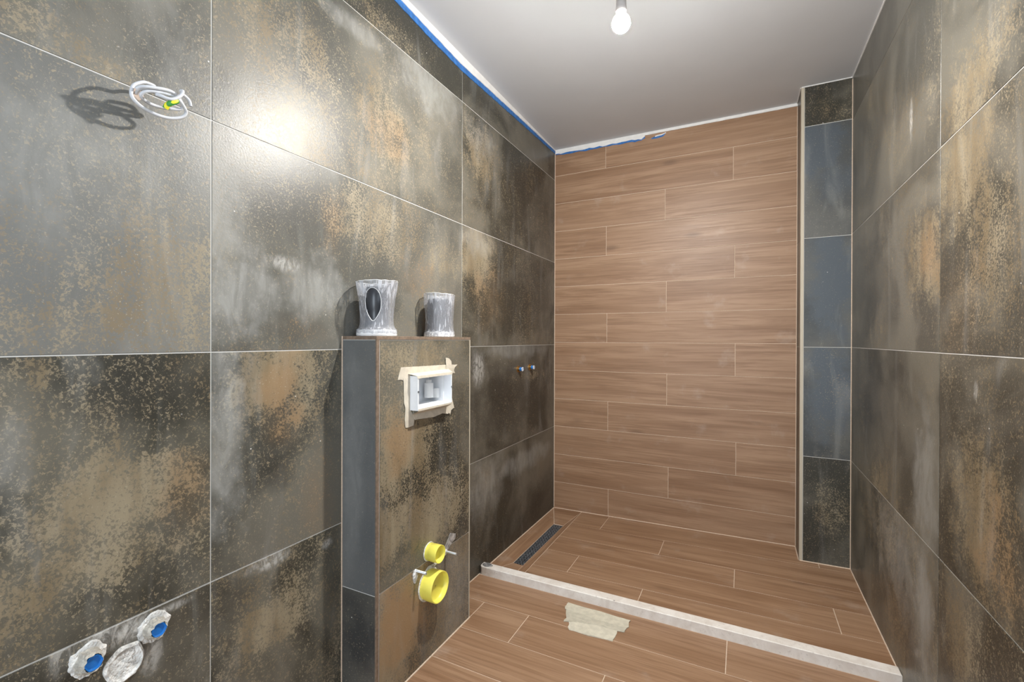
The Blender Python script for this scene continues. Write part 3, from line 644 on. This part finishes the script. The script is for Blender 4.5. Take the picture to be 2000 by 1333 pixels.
# ---------------------------------------------------------------- pipe outlets
def lumpy(name, rings, mat, parent, seed=1, amp=.002, cap=True, seg=64):
    """rings: (x height, centre y, centre z, ry, rz)"""
    out = []
    for h, cy, cz, ry, rz in rings:
        ring = []
        for q in range(seg):
            a = 2 * math.pi * q / seg
            f = 1 + .20 * noise.noise((math.cos(a) * 1.6 + seed * 3.1, math.sin(a) * 1.6, seed)) + .11 * noise.noise((math.cos(a) * 4.3, math.sin(a) * 4.3, seed + h * 60)) + .03 * noise.noise((math.cos(a) * 11, math.sin(a) * 11, seed + h * 90))
            ring.append(Vector((max(0.0, h + (amp * noise.noise((a * 2.2, seed, h * 90)) if h > 0 else 0)), cy + ry * math.cos(a) * f, cz + rz * math.sin(a) * f)))
        out.append(ring)
    return MB().loft(out, cap).build(name, mat, parent, True)
def stub(y, z, ly, lz, R0, label, seed):
    o = empty('water_outlet', (0, y, z), label, 'pipe outlet')
    lumpy('plaster_edge', [(.0, y, z + .002, R0 * 1.15, R0 * 1.2), (.004, y, z + .002, R0 * 1.05, R0 * 1.12), (.0045, y, z, R0 * .8, R0 * .85)], white_plaster, o, seed, .001)
    lumpy('plaster_collar', [(.001, y, z, R0 * .92, R0 * .95), (.012, y - .001, z, R0 * .75, R0 * .8), (.024, ly, lz, R0 * .62, R0 * .66), (.028, ly, lz, R0 * .56, R0 * .58), (.014, ly, lz, R0 * .50, R0 * .50)], rough_plaster, o, seed + 1, .004)
    MB().lathe((.010, ly, lz), (1, 0, 0), [(0, R0 * .50), (.0185, R0 * .52), (.0185, R0 * .50), (.0135, R0 * .42)], 20, True, wob=lambda h, a: .0006 * math.sin(6 * a)).build('plug', blue_plastic, o, True)
    return o
stub(1.0755, .552, 1.073, .556, .029, 'upper right plastered pipe stub with a blue plug, low on left wall', 3)
stub(.953, .551, .953, .554, .029, 'lower left plastered pipe stub with blue plug, low on the left wall', 9)
dp = empty('drain_outlet', (0, 1.013, .506), 'large oval patch of white plaster between the two blue-plugged pipe stubs', 'plaster patch')
p3 = [(1.0447,.5404),(1.0503,.5255),(1.0546,.5114),(1.0517,.4915),(1.0419,.4763),(1.0228,.4675),(1.0094,.4651),(.99,.4781),(.9812,.4949),(.978,.5078),(.9824,.5222),(.9925,.5331),(1.008,.5442),(1.0254,.5435)]
cy, cz = 1.0155, .506
P3 = spline([(0, a, b) for a, b in p3 + [p3[0]]], 3)[:-1]
rings = []
for s_r, h in ((1, 0), (.97, .006), (.86, .008), (.78, .0045), (.5, .003), (.2, .005)):
    rings.append([Vector((max(0, h + (0 if h == 0 else .0035 * noise.noise((p.y * 70, p.z * 70, s_r * 7)))), cy + (p.y - cy) * s_r, cz + (p.z - cz) * s_r)) for p in P3])
MB().loft(rings).build('plaster', white_plaster, dp, True)
for (y, z, lab, sd) in ((3.033, 1.052, 'left-hand blue-capped shower pipe stub on the dark left wall', 1), (3.203, 1.0545, 'right-hand blue-capped shower pipe stub, nearer the wood-look wall', 2)):
    o = empty('shower_outlet', (0, y, z), lab, 'pipe outlet', None)
    MB().lathe((0, y, z), (1, 0, 0), [(0, .021), (.002, .0205), (.004, .016), (.014, .0155), (.014, .012)], 20, True).build('brass_ring', brass, o, True)
    MB().lathe((.010, y, z), (1, 0, 0), [(0, .012), (.018, .0125), (.021, .011), (.021, .006), (.016, .005)], 18, True, wob=lambda h, a: .0007 * math.sin(6 * a)).build('plug', blue_plastic, o, True)
    MB().lathe((.0305, y, z), (1, 0, 0), [(-.002, .0128), (.001, .0128), (.0015, .0085), (-.001, .0078)], 18, True, wob=lambda h, a: .0012 * math.sin(4 * a + sd)).build('paint_rim', white_caulk, o, True)

# ---------------------------------------------------------------- yellow caps and threaded rods on the boxing
def cap(y, z, r, ln, label):
    o = empty('pipe_cap', (BX, y, z), label, 'pipe cap')
    MB().lathe((BX - .001, y, z), (1, 0, 0), [(0, r * .97), (ln * .35, r * .985), (ln * .36, r), (ln - .0015, r * 1.01), (ln, r), (ln, r * .955), (ln * .68, r * .92), (ln * .62, r * .86), (ln * .60, r * .5), (ln * .61, .002)], 48, False).build('cap', yellow, o, True)
    lumpy2 = []
    for q, (h, rr_) in enumerate(((0.0002, r * 1.10), (.0025, r * 1.06), (.002, r * .98))):
        lumpy2.append([Vector((BX + h, y + rr_ * math.cos(a) * (1 + .05 * noise.noise((3 * math.cos(a), 3 * math.sin(a), r * 99))), z + rr_ * math.sin(a) * (1 + .05 * noise.noise((3 * math.cos(a), 3 * math.sin(a), r * 55))))) for a in [2 * math.pi * w / 40 for w in range(40)]])
    MB().loft(lumpy2).build('plaster_ring', white_plaster, o, True)
    return o
cap(1.930, .4135, .0330, .054, 'smaller upper yellow plastic pipe cap on the cistern boxing')
cap(1.926, .2900, .0570, .056, 'larger lower yellow plastic pipe cap on the cistern boxing')
def rod(y, z, ln, label):
    o = empty('threaded_rod', (BX, y, z), label, 'rod')
    k = MB(); x = BX - .001; prof = []
    nseg = int(ln / .0015)
    for i in range(nseg + 1): prof.append((i * .0015, .0058 if i % 2 else .0050))
    k.lathe((x, y, z), (1, 0, 0), prof, 14, True).build('rod', steel, o, False)
    return o, MB()
o, k = rod(2.0345, .3705, .058, 'right-hand steel threaded rod beside the small yellow cap')
lumpy('plaster_crumb', [(BX + .0002, 2.036, .366, .016, .013), (BX + .006, 2.034, .367, .010, .009), (BX + .008, 2.034, .368, .007, .007)], white_plaster, o, 5)
o, k = rod(1.846, .3765, .052, 'left-hand steel threaded rod above the large yellow cap')
lumpy('plaster_crumb', [(BX + .0002, 1.845, .356, .014, .025), (BX + .006, 1.845, .362, .010, .017), (BX + .008, 1.846, .37, .006, .008)], white_plaster, o, 8)
# dried filler on the front of the boxing
f1 = flat('filler_smear', [(2.073,.4315),(2.1118,.4142),(2.107,.394),(2.078,.3835),(2.0452,.3645),(2.0268,.3826),(2.0496,.4055)], onF, plain('grey_filler', (.42, .40, .38), .9, bump=.003, bscale=150, var=.4), None, .0008, .002, 3)
tag(f1, 'grey smear of dried filler above the right-hand threaded rod', 'filler')
f2 = flat('filler_smear', [(1.9255,.359),(1.9737,.3524),(1.9789,.3450),(1.9398,.3402),(1.9068,.350)], onF, white_plaster, None, .0015, .004, 4)
tag(f2, 'lump of white filler between the two yellow caps', 'filler')

# ---------------------------------------------------------------- the two wrapped fittings on the boxing
fm, t, b = new_mat('crumpled_film')
tc = t.new('ShaderNodeTexCoord').outputs['Object']
st = t.noise(t.vscale(tc, (60, 60, 9)), 1.0, 4, .6, 1.6); st2 = t.noise(t.vscale(tc, (1, 1, .5), (4, 2, 7)), 48, 5, .7, 2.0)
zz = t.new('ShaderNodeSeparateXYZ', {0: tc}).outputs[2]
ends = t.math('MAXIMUM', t.step(zz, .035, .075), t.step(zz, -.045, -.075))
st = t.math('MULTIPLY_ADD', ends, .10, st)
wn = t.math('MAXIMUM', t.step(st, .57, .66), t.math('MULTIPLY', t.step(st2, .60, .70), .8))
b.inputs['Base Color'].default_value = (.52, .53, .57, 1); b.inputs['Roughness'].default_value = .2
t.l.new(t.math('MULTIPLY_ADD', wn, .46, .36), b.inputs['Alpha'])
bp = t.new('ShaderNodeBump', {'Height': st, 'Strength': .8, 'Distance': .004}); t.l.new(bp.outputs[0], b.inputs['Normal'])
def wrapped(name, cx, cy, label, prof, inner, hole, seed, slant=0.0, rib=0):
    """prof: (z, radius) of the film; hole: (angle, z, half-angle, half-height)"""
    z0 = BZ + .0004
    o = empty(name, (cx, cy, z0), label, 'wrapped fitting', None)
    seg = 72; P = spline([(r, 0, z) for z, r in prof], 5); k = MB(); vs = []; fs = []
    n = len(P)
    top = prof[-1][0]
    for i, p in enumerate(P):
        for q in range(seg):
            a = 2 * math.pi * q / seg; hf = p.z / top
            am = .0035 * hf + .0008
            r = p.x + am * (noise.noise((math.cos(a) * 3.5, math.sin(a) * 3.5, p.z * 14 + seed)) + .7 * noise.noise((math.cos(a) * 9, math.sin(a) * 9, p.z * 20 + seed)))
            z = p.z + (slant * math.cos(a - 1.1) + .0025 * noise.noise((math.cos(a) * 4, math.sin(a) * 4, seed))) * hf ** 3
            vs.append((cx + r * math.cos(a), cy + r * math.sin(a), z0 + .001 + z))
    for i in range(n - 1):
        for q in range(seg):
            a = 2 * math.pi * (q + .5) / seg; z = (P[i].z + P[i + 1].z) / 2
            if hole:
                da = (a - hole[0] + math.pi) % (2 * math.pi) - math.pi
                dz = (z - hole[1]) / hole[3]; w = hole[2] * (1.0 if dz > 0 else 1 - .45 * dz * dz)
                if (da / w) ** 2 + dz ** 2 < 1: continue
            j = (q + 1) % seg; fs.append((i * seg + q, i * seg + j, (i + 1) * seg + j, (i + 1) * seg + q))
    f = mesh_obj('plastic_film', vs, fs, fm, o, True)
    if hole:
        ring = []
        for q in range(28):
            a = 2 * math.pi * q / 28; dz = math.sin(a); w = hole[2] * (1.0 if dz > 0 else 1 - .45 * dz * dz)
            aa = hole[0] + w * math.cos(a) * 1.02; zz = hole[1] + hole[3] * dz
            rr_ = min(P, key=lambda p: abs(p.z - zz)).x + .0012
            ring.append((cx + rr_ * math.cos(aa), cy + rr_ * math.sin(aa), z0 + zz))
        MB().tube(ring + [ring[0]], .0009, 6, sub=2).build('torn_edge', white_plastic, o, True)
    # gathered top rim
    rim = [vs[(n - 1) * seg + q] for q in range(seg)]
    MB().tube(rim + [rim[0]], .0011, 6, sub=1).build('film_rim', white_plastic, o, True)
    rb, hb = inner['base']
    MB().lathe((cx, cy, z0), (0, 0, 1), [(0, rb * .97), (.004, rb), (hb * .7, rb * .985), (hb, rb * .93), (hb, rb * .5)], 72, True,
               wob=(lambda h, a: .0009 * math.sin(a * 44)) if rib else None).build('base', white_plastic, o, True)
    ri, zi = inner['body']
    MB().lathe((cx, cy, z0 + hb), (0, 0, 1), [(0, ri * 1.05), (.02, ri * 1.0), (zi * .45, ri * .96), (zi * .5, ri * 1.06), (zi - .02, ri * 1.04), (zi, ri * .9), (zi, ri * .3)], 36, True).build('body', dark_cyl, o, True)
    return o
ha = math.atan2(.4876 - 1.7215, 1.2346 - .08)
wrapped('wrapped_fitting', .0800, 1.7240, 'taller film-wrapped dark cylinder with a torn oval opening, on the boxing',
        [(.0, .068), (.020, .069), (.030, .0615), (.05, .0575), (.09, .0575), (.13, .0620), (.170, .0690), (.190, .0710)], dict(base=(.0695, .022), body=(.040, .150)), (ha - .22, .108, .45, .056), 1.3, .0025)
wrapped('wrapped_fitting', .0790, 2.0990, 'shorter film-wrapped dark cylinder with streaked top rim, on the boxing',
        [(.0, .063), (.018, .064), (.026, .061), (.06, .0590), (.10, .0600), (.14, .0640), (.166, .0655), (.178, .0660)], dict(base=(.064, .020), body=(.050, .140)), None, 8.7, -.004, 1)
